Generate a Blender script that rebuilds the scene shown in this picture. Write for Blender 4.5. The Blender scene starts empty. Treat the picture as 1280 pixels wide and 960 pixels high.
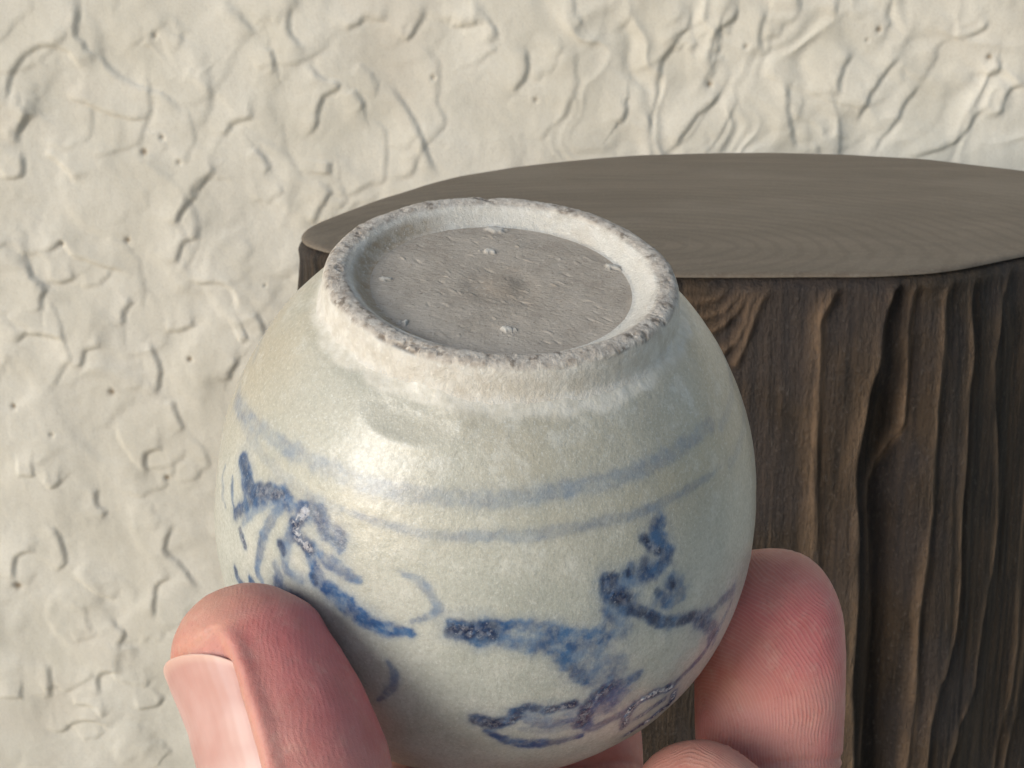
import bpy, math, random
import numpy as np
from mathutils import Vector, Matrix

# ------------------------------------------------------------------ camera, sky, sun, exposure
scn = bpy.context.scene
S = 0.001                                    # everything below is in millimetres
PITCH = math.radians(16)
CAM = np.array([0, 0, 544.0])
cam_d = bpy.data.cameras.new('camera'); cam = bpy.data.objects.new('camera', cam_d)
scn.collection.objects.link(cam); scn.camera = cam
cam.location = Vector(CAM * S); cam.rotation_euler = (math.radians(90) - PITCH, 0, 0)
cam_d.lens = 50; cam_d.sensor_width = 36; cam_d.clip_start = 0.01; cam_d.clip_end = 50
cam_d.dof.use_dof = True; cam_d.dof.focus_distance = 0.148; cam_d.dof.aperture_fstop = 190

SUN_EL, SUN_AZ = math.radians(18), math.radians(-49)     # azimuth from straight behind the camera, to its left
w = bpy.data.worlds.new('World'); scn.world = w; w.use_nodes = True
nt = w.node_tree; nt.nodes.clear()
sky = nt.nodes.new('ShaderNodeTexSky'); sky.sky_type = 'NISHITA'; sky.sun_disc = False
sky.sun_elevation = SUN_EL
sdir = Vector((math.sin(SUN_AZ) * math.cos(SUN_EL), -math.cos(SUN_AZ) * math.cos(SUN_EL), math.sin(SUN_EL)))
sky.sun_rotation = math.atan2(sdir.x, sdir.y)
sky.air_density = 1.0; sky.dust_density = 1.1; sky.ozone_density = 1.0
bg = nt.nodes.new('ShaderNodeBackground'); bg.inputs[1].default_value = 0.085
wo = nt.nodes.new('ShaderNodeOutputWorld')
nt.links.new(sky.outputs[0], bg.inputs[0]); nt.links.new(bg.outputs[0], wo.inputs[0])
sl = bpy.data.lights.new('sun', 'SUN'); sl.energy = 1.5; sl.angle = math.radians(30); sl.color = (1, .995, .98)
so = bpy.data.objects.new('sun', sl); scn.collection.objects.link(so)
so.rotation_euler = sdir.to_track_quat('Z', 'Y').to_euler()
scn.view_settings.view_transform = 'Standard'; scn.view_settings.look = 'None'
scn.view_settings.exposure = 0.66; scn.view_settings.gamma = 1

# ------------------------------------------------------------------ traced measurements, in millimetres on each surface
WALL_CREASES=[[[-229.6,531.9],[-231.7,521.6],[-232.9,513.3],[-229.3,510.0],[-227.5,505.9],[-221.8,502.9]],[[-218.2,510.4],[-219.4,500.9],[-214.6,495.4],[-208.6,490.4],[-201.5,487.0],[-193.9,484.9],[-188.5,482.7],[-182.3,477.6],[-176.6,472.5]],[[-273.5,473.4],[-272.2,481.9],[-268.5,493.7],[-261.2,502.9],[-253.0,507.9],[-245.6,508.8],[-237.4,505.0],[-232.4,498.8],[-228.5,493.7]],[[-240.4,485.3],[-238.2,480.6],[-231.1,478.5],[-222.7,474.7],[-212.2,471.7],[-202.8,470.0],[-194.0,471.7]],[[-269.9,456.2],[-268.4,462.7],[-263.4,470.0],[-257.5,472.5]],[[-280.4,437.9],[-271.7,437.9],[-267.8,442.3],[-267.3,451.9]],[[-255.2,450.6],[-248.9,447.5],[-242.9,441.0],[-238.1,435.8]],[[-157.4,459.7],[-154.1,464.8],[-148.2,469.1],[-139.5,470.8]],[[-173.6,430.0],[-168.8,436.6],[-161.9,442.3]],[[-154.6,531.9],[-148.5,527.0],[-142.5,521.6],[-136.4,514.6]],[[-111.0,531.9],[-117.6,527.0],[-119.2,517.5],[-115.3,510.4],[-109.0,507.1]],[[-108.3,503.8],[-107.3,496.7],[-101.1,490.4],[-94.7,489.1],[-94.8,485.3],[-101.4,481.9],[-104.6,475.5],[-106.3,467.0],[-110.8,461.4],[-115.2,459.7]],[[-89.5,516.2],[-83.0,519.6],[-78.6,522.8],[-72.3,522.0],[-65.9,522.4]],[[-45.8,527.8],[-48.9,521.6],[-53.3,514.6],[-58.9,510.4]],[[-21.2,531.9],[-14.9,524.5],[-10.6,518.7],[-7.7,512.1]],[[-129.1,507.1],[-127.3,498.8],[-126.2,494.6]],[[-65.4,488.2],[-60.4,479.8],[-54.2,470.0],[-50.0,461.4],[-45.8,449.7],[-40.3,437.9]],[[-86.2,485.3],[-81.2,479.8],[-80.0,475.5]],[[-139.4,454.0],[-135.3,448.4],[-132.1,442.3]],[[-99.6,447.5],[-100.8,438.8]],[[-31.9,519.6],[-25.5,518.7],[-19.1,519.6]],[[32.2,531.9],[33.1,525.7],[37.4,519.6]],[[94.0,531.9],[93.6,519.6],[88.7,513.3],[83.4,505.0],[79.3,497.9],[77.6,481.9],[74.5,469.1],[75.0,451.9]],[[119.5,531.9],[116.9,521.6],[108.6,516.2],[106.0,507.1],[105.2,494.6]],[[114.1,486.1],[108.0,478.5],[99.6,471.3],[93.4,462.7],[87.2,451.9]],[[61.4,476.8],[60.6,471.3],[58.5,468.3]],[[7.7,507.1],[7.7,494.6],[2.2,486.1],[0.0,482.7]],[[134.1,527.8],[131.3,515.4],[132.6,505.0]],[[135.7,529.8],[144.2,529.0],[152.6,531.1]],[[171.6,531.9],[170.0,523.7]],[[148.4,490.4],[148.2,477.6],[151.0,464.8],[155.2,451.9]],[[208.8,505.0],[201.7,496.7],[195.8,488.2],[190.1,477.6],[186.5,467.0]],[[221.5,490.4],[211.7,477.6],[206.9,467.0],[200.1,458.4],[195.6,448.8]],[[253.4,521.6],[249.2,516.2],[241.0,513.3],[234.5,513.8]],[[275.5,488.2],[269.2,486.1],[264.6,479.8],[264.1,471.3]],[[259.2,477.6],[251.1,472.1],[245.4,462.7],[239.4,457.1],[226.7,451.9],[213.9,448.4]],[[181.8,505.0],[176.1,494.6],[174.7,481.9]],[[200.0,531.9],[198.9,523.7],[202.1,519.6]],[[260.5,500.9],[259.8,494.6],[252.6,493.7]],[[-172.3,430.0],[-179.8,422.1],[-184.6,415.9],[-185.8,411.4]],[[-187.2,389.9],[-184.4,398.0],[-181.0,403.4],[-172.9,405.2]],[[-180.9,383.1],[-174.4,379.9],[-163.2,379.9],[-156.7,376.2],[-153.9,369.4],[-156.0,364.8]],[[-264.4,398.0],[-256.9,398.0],[-249.4,402.5],[-244.6,395.8],[-236.0,392.1],[-227.4,389.0],[-218.6,386.7],[-212.2,383.1]],[[-269.6,389.9],[-268.0,383.1],[-263.8,379.9]],[[-264.5,363.4],[-263.8,370.7],[-260.5,377.1]],[[-258.5,379.9],[-250.4,379.9],[-243.5,383.1]],[[-282.9,344.8],[-275.7,349.5],[-268.8,350.4],[-259.8,349.5],[-251.2,344.8]],[[-205.8,346.2],[-202.0,336.9],[-200.3,327.4],[-203.6,313.2]],[[-195.0,352.3],[-187.4,352.3],[-178.1,356.0]],[[-153.8,346.2],[-148.3,348.6]],[[-161.9,322.7],[-159.2,329.8],[-155.3,334.5]],[[-218.7,355.5],[-218.2,362.5],[-213.2,369.4]],[[-194.6,310.8],[-192.0,301.2],[-187.9,294.0]],[[-245.7,329.8],[-242.8,336.9],[-240.2,341.6],[-231.9,342.5]],[[-144.0,362.5],[-140.7,355.5],[-139.2,349.5]],[[-98.4,432.2],[-105.8,421.2],[-110.5,412.3]],[[-288.2,265.7],[-276.7,265.2]],[[-272.3,262.2],[-268.0,258.3],[-262.0,262.2]],[[-201.1,281.9],[-211.5,279.4],[-213.4,272.1],[-210.6,266.2]],[[-242.4,257.3],[-243.2,247.3],[-236.7,241.4]],[[-198.0,237.3],[-203.5,226.3],[-204.1,217.1],[-196.6,209.5],[-190.1,199.2],[-185.7,192.5]],[[-274.8,234.8],[-268.2,229.8],[-265.3,219.7],[-265.2,209.5],[-272.8,204.4]],[[-296.1,199.2],[-294.3,212.0],[-288.2,217.1],[-281.2,216.1]],[[-201.8,201.8],[-210.7,196.6],[-213.5,183.7],[-214.0,175.9]],[[-260.9,204.4],[-249.9,194.1],[-236.2,186.3]],[[-280.6,144.2],[-281.0,128.1],[-282.7,120.0]],[[-241.8,175.9],[-237.4,170.6],[-233.0,165.4],[-235.1,157.5],[-224.1,155.9]],[[-289.4,100.9],[-277.3,98.2],[-269.5,103.7],[-259.5,106.4],[-249.9,103.7],[-242.9,99.9]],[[-250.8,123.8],[-251.4,133.5],[-247.1,138.9],[-234.9,139.9]],[[-268.4,117.3],[-256.2,116.2],[-249.5,109.2]],[[-211.9,122.7],[-217.2,116.2],[-229.5,114.6]],[[-311.7,122.7],[-297.2,121.6]]]
WALL_PITS=[[-190.2,513.3,1.4],[-200.6,451.9,2.3],[-181.8,446.2,1.4],[-190.0,459.7,1.4],[-42.1,491.6,1.4],[106.3,488.2,1.8],[124.8,507.9,1.4],[13.0,479.8,1.4],[255.2,502.5,1.8],[195.1,516.7,1.8],[189.5,511.3,0.9],[-212.9,403.4,1.8],[-228.6,315.6,2.3],[-285.6,307.0,1.8],[-182.5,335.5,1.8],[-137.8,378.1,0.9],[-249.5,401.2,1.4],[-294.1,195.1,2.8],[-200.5,263.7,1.8],[-264.7,290.1,1.4]]
STOOL_OUTLINE=[[-70.4,467.5],[-70.5,481.3],[-68.0,496.0],[-60.7,520.5],[-50.0,553.6],[-37.3,586.3],[-22.8,615.3],[0.0,644.4],[37.9,676.2],[61.9,691.7],[101.8,699.8],[125.5,701.4],[163.3,694.9],[196.1,673.2],[227.6,633.5],[243.7,593.3],[249.4,545.4],[243.2,511.5],[220.0,478.2],[187.7,451.6],[159.4,436.6],[145.7,425.1],[133.1,415.4],[121.9,409.5],[107.0,406.0],[97.4,404.9],[74.2,404.9],[48.7,404.9],[23.3,407.1],[-9.5,416.5],[-39.4,431.5],[-58.1,443.3],[-66.7,454.4]]
STOOL_RIDGES=[[[776.3,0.0],[779.5,4.3],[783.4,12.6],[783.1,24.7],[783.1,42.0],[782.4,62.3],[781.3,88.3],[778.1,160.3]],[[759.0,-0.1],[763.2,4.7],[765.5,14.2],[766.2,25.1],[768.3,34.8],[769.0,42.3],[770.1,54.9],[770.2,67.7],[768.4,94.0],[767.9,124.0],[765.9,161.1]],[[754.6,0.3],[755.4,6.3],[755.9,15.9],[755.4,30.7],[754.9,45.7],[757.8,53.1],[760.7,59.3],[762.9,65.6],[763.1,73.3],[761.6,89.3],[760.7,111.0],[760.7,130.4],[759.7,162.0]],[[741.9,0.2],[744.2,7.2],[744.1,19.4],[744.7,31.8],[745.6,44.3],[746.5,57.0],[746.2,72.7],[746.8,81.8],[748.2,107.2],[747.0,135.4],[747.6,164.2]],[[731.5,0.6],[733.2,11.0],[733.0,26.0],[733.6,36.0],[733.4,51.5],[733.6,64.5],[734.6,77.6],[733.7,99.6],[734.4,118.9],[738.6,134.6],[740.6,148.5],[741.2,166.0]],[[712.9,0.8],[717.8,10.6],[719.3,20.5],[721.2,30.4],[719.9,43.6],[718.2,59.9],[715.5,82.2],[717.5,101.2],[720.5,117.3],[720.7,140.4],[727.8,152.8],[731.1,169.4]],[[704.0,1.1],[701.3,25.8],[702.3,38.9],[700.5,58.0],[699.3,80.2],[698.8,103.0],[698.3,129.4],[699.4,150.2],[702.8,167.6],[703.2,180.0]],[[697.6,1.7],[693.9,48.1],[693.6,86.9],[692.7,110.1],[693.3,133.5],[694.7,157.5],[696.9,169.2],[697.3,181.6]]]
STOOL_KNOT=[[[824.8,5.9],[820.1,6.7],[814.3,5.5],[810.6,0.7]],[[824.1,11.4],[818.8,11.4],[811.8,9.0],[808.1,4.3],[806.4,0.2]],[[816.3,15.5],[811.7,12.6],[807.2,7.8],[805.1,3.1],[802.9,0.2]],[[812.5,21.1],[809.1,18.7],[805.8,12.6],[804.3,6.7],[800.6,0.7]],[[808.8,24.7],[806.7,19.9],[803.5,12.6],[801.9,6.7],[798.3,0.7]],[[822.6,2.6],[819.1,3.1],[815.2,1.2]]]
BRUSH=[[1.1,0.39,0.0,0.0,[[80.4,15.15],[67.8,17.15],[53.3,18.58],[44.3,19.03],[33.6,19.56],[27.1,19.56],[17.7,19.85],[9.0,20.28],[0.6,20.45],[-7.9,20.74],[-16.6,21.15],[-26.0,21.36],[-36.5,21.34],[-44.0,21.54],[-53.0,21.64],[-64.2,21.27]]],[0.94,0.36,0.0,0.0,[[28.9,16.72],[23.1,16.72],[16.1,16.76],[9.5,16.83],[-0.0,17.32],[-9.6,17.49],[-16.2,17.74],[-24.9,17.89],[-34.4,17.78],[-43.3,17.84],[-51.2,17.75],[-61.0,17.3]]],[1.64,0.9,0.35,0.0,[[-38.0,15.97],[-37.4,15.17],[-38.7,13.94],[-39.4,12.81],[-38.1,12.2],[-36.0,11.73],[-33.7,11.87]]],[1.02,0.8,0.95,0.2,[[-34.4,15.23],[-35.6,14.47],[-37.3,13.51]]],[1.02,0.8,0.9,0.0,[[-30.6,12.74],[-30.3,12.29]]],[1.02,0.8,0.6,0.0,[[-34.0,12.81],[-33.6,12.13]]],[1.43,0.6,0.0,0.0,[[-30.4,11.78],[-32.5,11.48],[-34.8,11.69]]],[1.84,1.0,1.0,0.1,[[-25.9,11.88],[-26.3,11.02],[-27.5,10.23],[-28.9,9.38]]],[1.23,0.9,0.8,0.0,[[-28.0,9.69],[-30.6,8.33],[-33.4,7.25],[-36.2,5.9],[-39.2,4.73],[-42.5,4.15],[-46.0,3.55],[-48.7,2.36]]],[2.05,0.7,0.0,0.0,[[-26.3,9.47],[-27.5,7.89],[-28.1,6.38]]],[1.64,0.5,0.0,0.0,[[-28.9,11.33],[-31.6,11.6]]],[1.64,0.7,0.1,0.0,[[-40.2,9.54],[-41.9,8.37],[-42.4,7.58],[-39.8,7.42],[-37.2,8.21]]],[0.82,0.8,0.9,0.0,[[-40.2,9.74],[-40.4,9.11]]],[0.82,0.6,0.5,0.0,[[-36.6,9.27],[-36.8,8.66]]],[1.23,0.7,0.4,0.0,[[-48.7,2.36],[-52.8,2.07],[-57.5,2.08],[-62.5,1.51]]],[1.64,0.8,0.6,0.0,[[-48.7,2.36],[-52.9,-0.19],[-55.2,-2.29]]],[1.02,0.8,0.7,0.1,[[-54.5,-1.34],[-54.2,-3.8],[-51.3,-4.9],[-47.1,-5.5],[-45.0,-6.0]]],[0.82,0.5,0.3,0.5,[[-63.2,-0.15],[-59.6,-1.0],[-57.4,-2.59],[-57.0,-5.24]]],[1.13,0.9,1.0,1.0,[[-33.6,-9.68],[-32.9,-6.69],[-34.8,-5.45],[-38.1,-5.29],[-41.9,-5.8],[-44.0,-6.31]]],[1.13,0.9,1.0,0.9,[[-46.5,-8.32],[-47.3,-10.55],[-43.4,-11.21],[-39.4,-12.06],[-37.0,-12.83]]],[0.82,0.7,0.6,0.4,[[-36.2,-9.0],[-40.0,-8.4],[-43.2,-8.13]]],[1.84,0.9,1.0,0.15,[[3.1,7.95],[1.6,7.96],[0.1,7.67],[-1.3,7.38]]],[1.84,0.9,0.95,0.1,[[-2.4,8.24],[-3.2,7.8]]],[1.43,0.85,0.0,0.0,[[-3.4,8.54],[-8.5,8.56],[-14.5,7.79],[-19.2,6.88],[-23.2,6.06],[-25.6,5.63]]],[1.43,0.8,0.0,0.0,[[-3.5,7.17],[-7.2,6.55],[-11.7,6.08],[-16.2,5.63],[-19.3,5.65]]],[1.84,0.45,0.0,0.0,[[-7.2,7.47],[-14.6,6.87],[-20.8,5.96]]],[1.23,0.85,0.3,0.0,[[-16.8,3.91],[-19.3,2.28],[-21.4,0.96]]],[2.67,0.7,0.0,0.0,[[-18.6,4.25],[-21.7,4.73],[-23.2,5.67]]],[2.67,0.55,0.0,0.0,[[-21.9,2.59],[-24.5,1.89],[-26.9,1.8]]],[2.05,0.6,0.0,0.0,[[-23.0,1.06],[-25.5,0.12]]],[1.02,0.9,0.4,0.0,[[-32.9,-0.85],[-30.8,-1.13],[-28.2,-0.91],[-26.5,-0.92]]],[1.64,1.0,0.9,0.25,[[-27.4,-1.08],[-25.1,-1.85],[-23.4,-3.07],[-22.5,-4.47],[-22.5,-5.78]]],[2.25,0.8,0.3,0.0,[[-28.9,-2.31],[-27.3,-3.89]]],[1.02,0.7,0.4,0.0,[[-22.5,-5.78],[-25.2,-7.64],[-26.8,-7.23],[-29.2,-6.82],[-32.9,-6.69]]],[1.43,0.9,1.0,0.15,[[-2.0,-3.59],[-4.0,-4.05],[-5.5,-4.15],[-7.6,-3.64],[-9.1,-3.15]]],[1.23,0.9,0.3,0.0,[[-3.8,-5.36],[-6.0,-6.43],[-9.0,-7.48],[-13.0,-8.26],[-17.1,-8.62],[-20.4,-8.53],[-22.9,-8.41]]],[1.02,0.8,0.7,0.0,[[-8.9,-2.37],[-11.1,-1.84],[-12.6,-2.06]]],[1.02,0.8,1.0,0.3,[[-15.0,-2.63],[-17.2,-2.37],[-19.6,-2.31]]],[1.23,0.7,0.0,0.0,[[-9.8,-3.18],[-13.0,-4.29],[-16.2,-4.84],[-20.1,-4.86]]],[1.02,0.35,0.0,0.0,[[-10.1,-5.16],[-14.9,-6.03],[-20.5,-6.23]]],[1.64,0.5,0.0,0.0,[[-8.3,-2.75],[-15.9,-3.25],[-22.2,-3.51]]],[0.61,0.5,0.1,0.0,[[69.3,10.4],[69.8,8.81],[67.6,8.05],[67.2,7.12],[63.9,6.8]]],[0.61,0.6,0.3,0.0,[[63.6,11.1],[62.6,9.91],[61.4,9.12],[60.3,8.48]]],[1.64,1.0,0.7,0.0,[[61.3,13.81],[58.9,13.34],[56.5,12.96],[54.5,12.45],[52.7,12.46]]],[1.02,0.8,0.3,0.0,[[58.2,12.41],[56.2,11.92]]],[1.43,1.0,0.9,0.15,[[52.8,12.58],[49.3,13.81],[45.6,14.56],[43.4,14.61]]],[1.23,0.9,0.5,0.0,[[52.8,12.03],[54.7,10.48],[57.0,9.05],[58.5,8.0]]],[1.02,0.6,0.0,0.0,[[45.0,13.93],[49.3,12.36],[52.2,10.53],[54.5,8.22]]],[0.82,0.8,0.95,0.3,[[55.3,7.08],[54.0,6.66],[52.9,6.11]]],[1.02,0.75,0.1,0.0,[[41.4,14.33],[44.3,13.15],[45.6,11.63],[46.4,9.96],[47.0,8.26],[47.2,6.7],[47.2,4.66],[45.0,3.88]]],[1.02,0.8,0.4,0.0,[[41.4,14.26],[38.3,14.94],[36.4,15.54]]],[1.43,0.9,1.0,0.55,[[37.5,14.59],[38.5,13.68],[38.9,12.71],[38.0,12.07],[36.0,11.78],[34.2,11.53]]],[0.82,0.8,0.8,0.1,[[41.9,9.9],[40.5,9.36]]],[1.23,0.6,0.0,0.0,[[39.8,12.31],[39.9,10.96],[39.8,9.55],[39.6,8.17],[37.7,7.76]]],[1.64,0.8,0.6,0.1,[[35.0,15.17],[33.0,14.6],[31.2,14.13],[29.2,14.05],[28.1,13.69]]],[1.64,0.95,0.1,0.0,[[34.6,11.19],[32.7,10.1],[30.8,8.97],[27.8,8.21],[24.6,7.61],[21.4,6.79],[18.0,6.32],[14.9,6.3],[11.1,6.57]]],[1.23,0.7,0.0,0.0,[[31.7,11.5],[28.6,11.08],[25.7,10.83],[23.9,10.57],[22.2,10.64]]],[0.82,0.8,0.7,0.0,[[32.0,8.88],[31.4,8.34]]],[0.82,0.5,0.0,0.0,[[14.7,12.77],[11.4,12.45],[8.9,11.66],[7.2,10.61],[6.6,9.93],[8.4,8.66],[11.3,7.84]]],[1.43,0.8,0.3,0.0,[[40.8,5.34],[38.9,4.72],[36.1,4.81],[33.6,4.54]]],[1.23,0.5,0.0,0.0,[[38.8,7.73],[35.5,7.72]]],[0.82,0.8,0.6,0.0,[[55.6,1.72],[54.7,0.96],[50.5,1.21]]],[0.82,0.8,0.6,0.0,[[49.1,2.85],[47.6,2.35]]],[0.82,0.5,0.2,0.0,[[42.2,7.36],[40.6,6.37]]],[0.82,0.6,0.1,0.0,[[14.9,2.41],[13.7,1.25],[13.7,-0.24],[14.9,-1.96],[16.6,-3.37]]]]
FLAKES=[[-14.4,1.4],[-6.5,-12.4],[9.6,-1.1],[9.7,9.8],[-7.8,1.8],[0.5,13.0]]
DENT=[20.7,25.99]


# ------------------------------------------------------------------ helpers
rng = np.random.default_rng(7)
PERM = rng.permutation(256)
G = rng.normal(size=(256, 3)); G /= np.linalg.norm(G, axis=1)[:, None]
def perlin(p):
    p = np.asarray(p, float); i = np.floor(p).astype(int); f = p - i
    u = f * f * f * (f * (f * 6 - 15) + 10); out = 0
    for dx in (0, 1):
        wx = u[:, 0] if dx else 1 - u[:, 0]
        for dy in (0, 1):
            wy = u[:, 1] if dy else 1 - u[:, 1]
            for dz in (0, 1):
                wz = u[:, 2] if dz else 1 - u[:, 2]
                h = PERM[(PERM[(PERM[(i[:, 0] + dx) & 255] + i[:, 1] + dy) & 255] + i[:, 2] + dz) & 255]
                g = G[h]
                out = out + wx * wy * wz * (g[:, 0] * (f[:, 0] - dx) + g[:, 1] * (f[:, 1] - dy) + g[:, 2] * (f[:, 2] - dz))
    return out * 1.6
def fbm(p, oct=4, gain=.5):
    a = 1; s = 0; p = np.asarray(p, float).copy()
    for k in range(oct):
        s = s + a * perlin(p + 17.3 * k); p = p * 2.03; a *= gain
    return s
def sm(a, b, x):
    t = np.clip((x - a) / (b - a), 0, 1); return t * t * (3 - 2 * t)

COL = scn.collection
def link(name, me, parent=None, mats=(), loc=None):
    o = bpy.data.objects.new(name, me); COL.objects.link(o)
    for m in mats: me.materials.append(m)
    if parent is not None: o.parent = parent
    if loc is not None: o.location = loc
    return o
def make_mesh(name, verts, faces, smooth=True):
    me = bpy.data.meshes.new(name); verts = np.asarray(verts, np.float32); faces = np.asarray(faces, np.int32)
    me.vertices.add(len(verts)); me.vertices.foreach_set('co', verts.ravel())
    k = faces.shape[1]
    me.loops.add(faces.size); me.loops.foreach_set('vertex_index', faces.ravel())
    me.polygons.add(len(faces)); me.polygons.foreach_set('loop_start', np.arange(0, faces.size, k, dtype=np.int32))
    me.update(calc_edges=True); me.validate()
    if smooth: me.polygons.foreach_set('use_smooth', np.ones(len(me.polygons), bool))
    return me
def grid_faces(nr, nc, wrap=False):
    r = np.arange(nr - 1)[:, None]; c = np.arange(nc if wrap else nc - 1)[None, :]; c2 = (c + 1) % nc
    return np.stack([r * nc + c, r * nc + c2, (r + 1) * nc + c2, (r + 1) * nc + c], -1).reshape(-1, 4)
def attr(me, name, vals):
    a = me.attributes.new(name, 'FLOAT', 'POINT'); a.data.foreach_set('value', np.asarray(vals, np.float32))
def tag(o, label=None, cat=None, group=None, kind=None):
    for k, v in (('label', label), ('category', cat), ('group', group), ('kind', kind)):
        if v: o[k] = v
def seg_dist(p, a, b):
    ab = b - a; t = np.clip(((p - a) @ ab) / max(ab @ ab, 1e-9), 0, 1)
    d = p - (a + t[:, None] * ab); return np.sqrt((d * d).sum(1)), t

class Mat:
    """small wrapper for node materials"""
    def __init__(s, name):
        s.m = bpy.data.materials.new(name); s.m.use_nodes = True; s.t = s.m.node_tree
        s.b = s.t.nodes['Principled BSDF']; s.co = s.t.nodes.new('ShaderNodeTexCoord')
    def lk(s, a, b): s.t.links.new(a, b)
    def put(s, sock, v):
        if isinstance(v, (int, float)): sock.default_value = v
        elif isinstance(v, tuple): sock.default_value = v if len(v) == 4 or sock.type == 'VECTOR' else (*v, 1)
        else: s.lk(v, sock)
    def noise(s, scale, detail=3, rough=.5, stretch=(1, 1, 1), dist=0, rot=(0, 0, 0), vec=None):
        mp = s.t.nodes.new('ShaderNodeMapping'); mp.inputs['Scale'].default_value = stretch; mp.inputs['Rotation'].default_value = rot
        s.lk(vec or s.co.outputs['Object'], mp.inputs[0])
        n = s.t.nodes.new('ShaderNodeTexNoise'); n.inputs['Scale'].default_value = scale * 1000; n.inputs['Detail'].default_value = detail
        n.inputs['Roughness'].default_value = rough; n.inputs['Distortion'].default_value = dist
        s.lk(mp.outputs[0], n.inputs['Vector']); return n.outputs['Fac']
    def voro(s, scale, feature='F1', out='Distance'):
        n = s.t.nodes.new('ShaderNodeTexVoronoi'); n.feature = feature; n.inputs['Scale'].default_value = scale * 1000
        s.lk(s.co.outputs['Object'], n.inputs['Vector']); return n.outputs[out]
    def at(s, name):
        n = s.t.nodes.new('ShaderNodeAttribute'); n.attribute_name = name; return n.outputs['Fac']
    def math(s, op, a, b=0.0, c=None, clamp=False):
        n = s.t.nodes.new('ShaderNodeMath'); n.operation = op; n.use_clamp = clamp
        s.put(n.inputs[0], a); s.put(n.inputs[1], b)
        if c is not None: s.put(n.inputs[2], c)
        return n.outputs[0]
    def rng(s, v, a, b, c=0.0, d=1.0, smooth=True):
        n = s.t.nodes.new('ShaderNodeMapRange'); n.interpolation_type = 'SMOOTHSTEP' if smooth else 'LINEAR'
        s.put(n.inputs['Value'], v)
        for k, x in zip(('From Min', 'From Max', 'To Min', 'To Max'), (a, b, c, d)): n.inputs[k].default_value = x
        return n.outputs[0]
    def mix(s, f, a, b):
        n = s.t.nodes.new('ShaderNodeMix'); n.data_type = 'RGBA'
        s.put(n.inputs[0], f); s.put(n.inputs[6], a); s.put(n.inputs[7], b); return n.outputs[2]
    def bump(s, h, strength=1.0, dist=.0003, normal=None):
        n = s.t.nodes.new('ShaderNodeBump'); n.inputs['Strength'].default_value = strength; n.inputs['Distance'].default_value = dist
        s.lk(h, n.inputs['Height'])
        if normal: s.lk(normal, n.inputs['Normal'])
        return n.outputs[0]
    def set(s, **k):
        for n, v in k.items(): s.put(s.b.inputs[n.replace('_', ' ')], v)
        return s.m

# ------------------------------------------------------------------ ground
gm = Mat('pale_bounce_ground')  # ground out of view, made pale to bounce light up at the jar
gm.set(Base_Color=gm.mix(gm.rng(gm.noise(.02, 6), .3, .7), (.40, .38, .34), (.50, .48, .43)), Roughness=.95,
       Normal=gm.bump(gm.noise(.2, 8), .6, .004))
gv = [(-4, -4, 0), (4, -4, 0), (4, 4, 0), (-4, 4, 0)]
gnd = link('ground', make_mesh('ground', gv, [(0, 1, 2, 3)], False), mats=[gm.m]); gnd['kind'] = 'structure'

# ------------------------------------------------------------------ plastered wall
def axis_samples(a, b, step, A, B):
    fine = np.arange(a, b + step, step); out = list(fine); s = step; x = fine[-1]
    while x < B: s *= 1.25; x += s; out.append(x)
    s = step; x = a; pre = []
    while x > A: s *= 1.25; x -= s; pre.append(x)
    return np.array(pre[::-1] + out)
WX = axis_samples(-300, 300, 1.0, -1500, 1500); WZ = axis_samples(60, 520, 1.0, -5, 1700)
YW = 780.0
XX, ZZ = np.meshgrid(WX, WZ); P2 = np.stack([XX.ravel(), ZZ.ravel()], 1)
N = len(P2); p3 = np.c_[P2, np.zeros(N)]
warp = np.c_[fbm(p3 / 36 + 3, 2, .35), fbm(p3 / 36 + 41, 2, .35)]
Q = P2 + warp * 6.5
H = fbm(p3 / 130, 2) * 2.0 + fbm(p3 / 42 + 9, 3) * 0.7
# overlapping trowelled pats, smeared outwards and upwards, each ending in a thin lip
th_f = np.arctan2(P2[:, 1] - 372, P2[:, 0] - 105); r_f = np.hypot(P2[:, 1] - 372, P2[:, 0] - 105)
fan = sm(-10, 60, P2[:, 0]) * sm(395, 440, P2[:, 1]) * sm(360, 250, np.abs(P2[:, 0] - 110))
fr = fbm(np.c_[th_f * 3.4 + .9 * fbm(p3 / 40 + 77, 2), r_f / 70, 0 * r_f + 3], 2)
H += fan * 1.5 * (1 - np.abs(fr) * 2.2).clip(-1, 1)
nA = fbm(np.c_[(P2 + warp * 6) / 62, 0 * th_f + 31], 2, .4); nB = fbm(np.c_[(P2 + warp * 4) / 24, 0 * th_f + 57], 2, .4)
H += .62 * np.tanh(nA / .12) * (1 - .6 * fan) + .12 * np.tanh(nB / .3) * (.45 + .55 * sm(380, 300, P2[:, 1]))
W_in = (np.abs(P2[:, 0]) < 420) & (P2[:, 1] < 640)
def pat(cx, cz, ang, L, W, h):
    global H
    r = max(L, W) * 1.3
    sel = np.nonzero((np.abs(Q[:, 0] - cx) < r) & (np.abs(Q[:, 1] - cz) < r))[0]
    if len(sel) == 0: return
    d = Q[sel] - (cx, cz); u = d[:, 0] * math.cos(ang) + d[:, 1] * math.sin(ang); v = -d[:, 0] * math.sin(ang) + d[:, 1] * math.cos(ang)
    rr = np.sqrt((u / L) ** 2 + (v / W) ** 2)
    ramp = sm(-1.0, .95, u / L)
    H[sel] += h * ramp * sm(1.0, max(.25, 1.0 - 6.5 / max(L, W)), rr)
R0 = random.Random(5)
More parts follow.
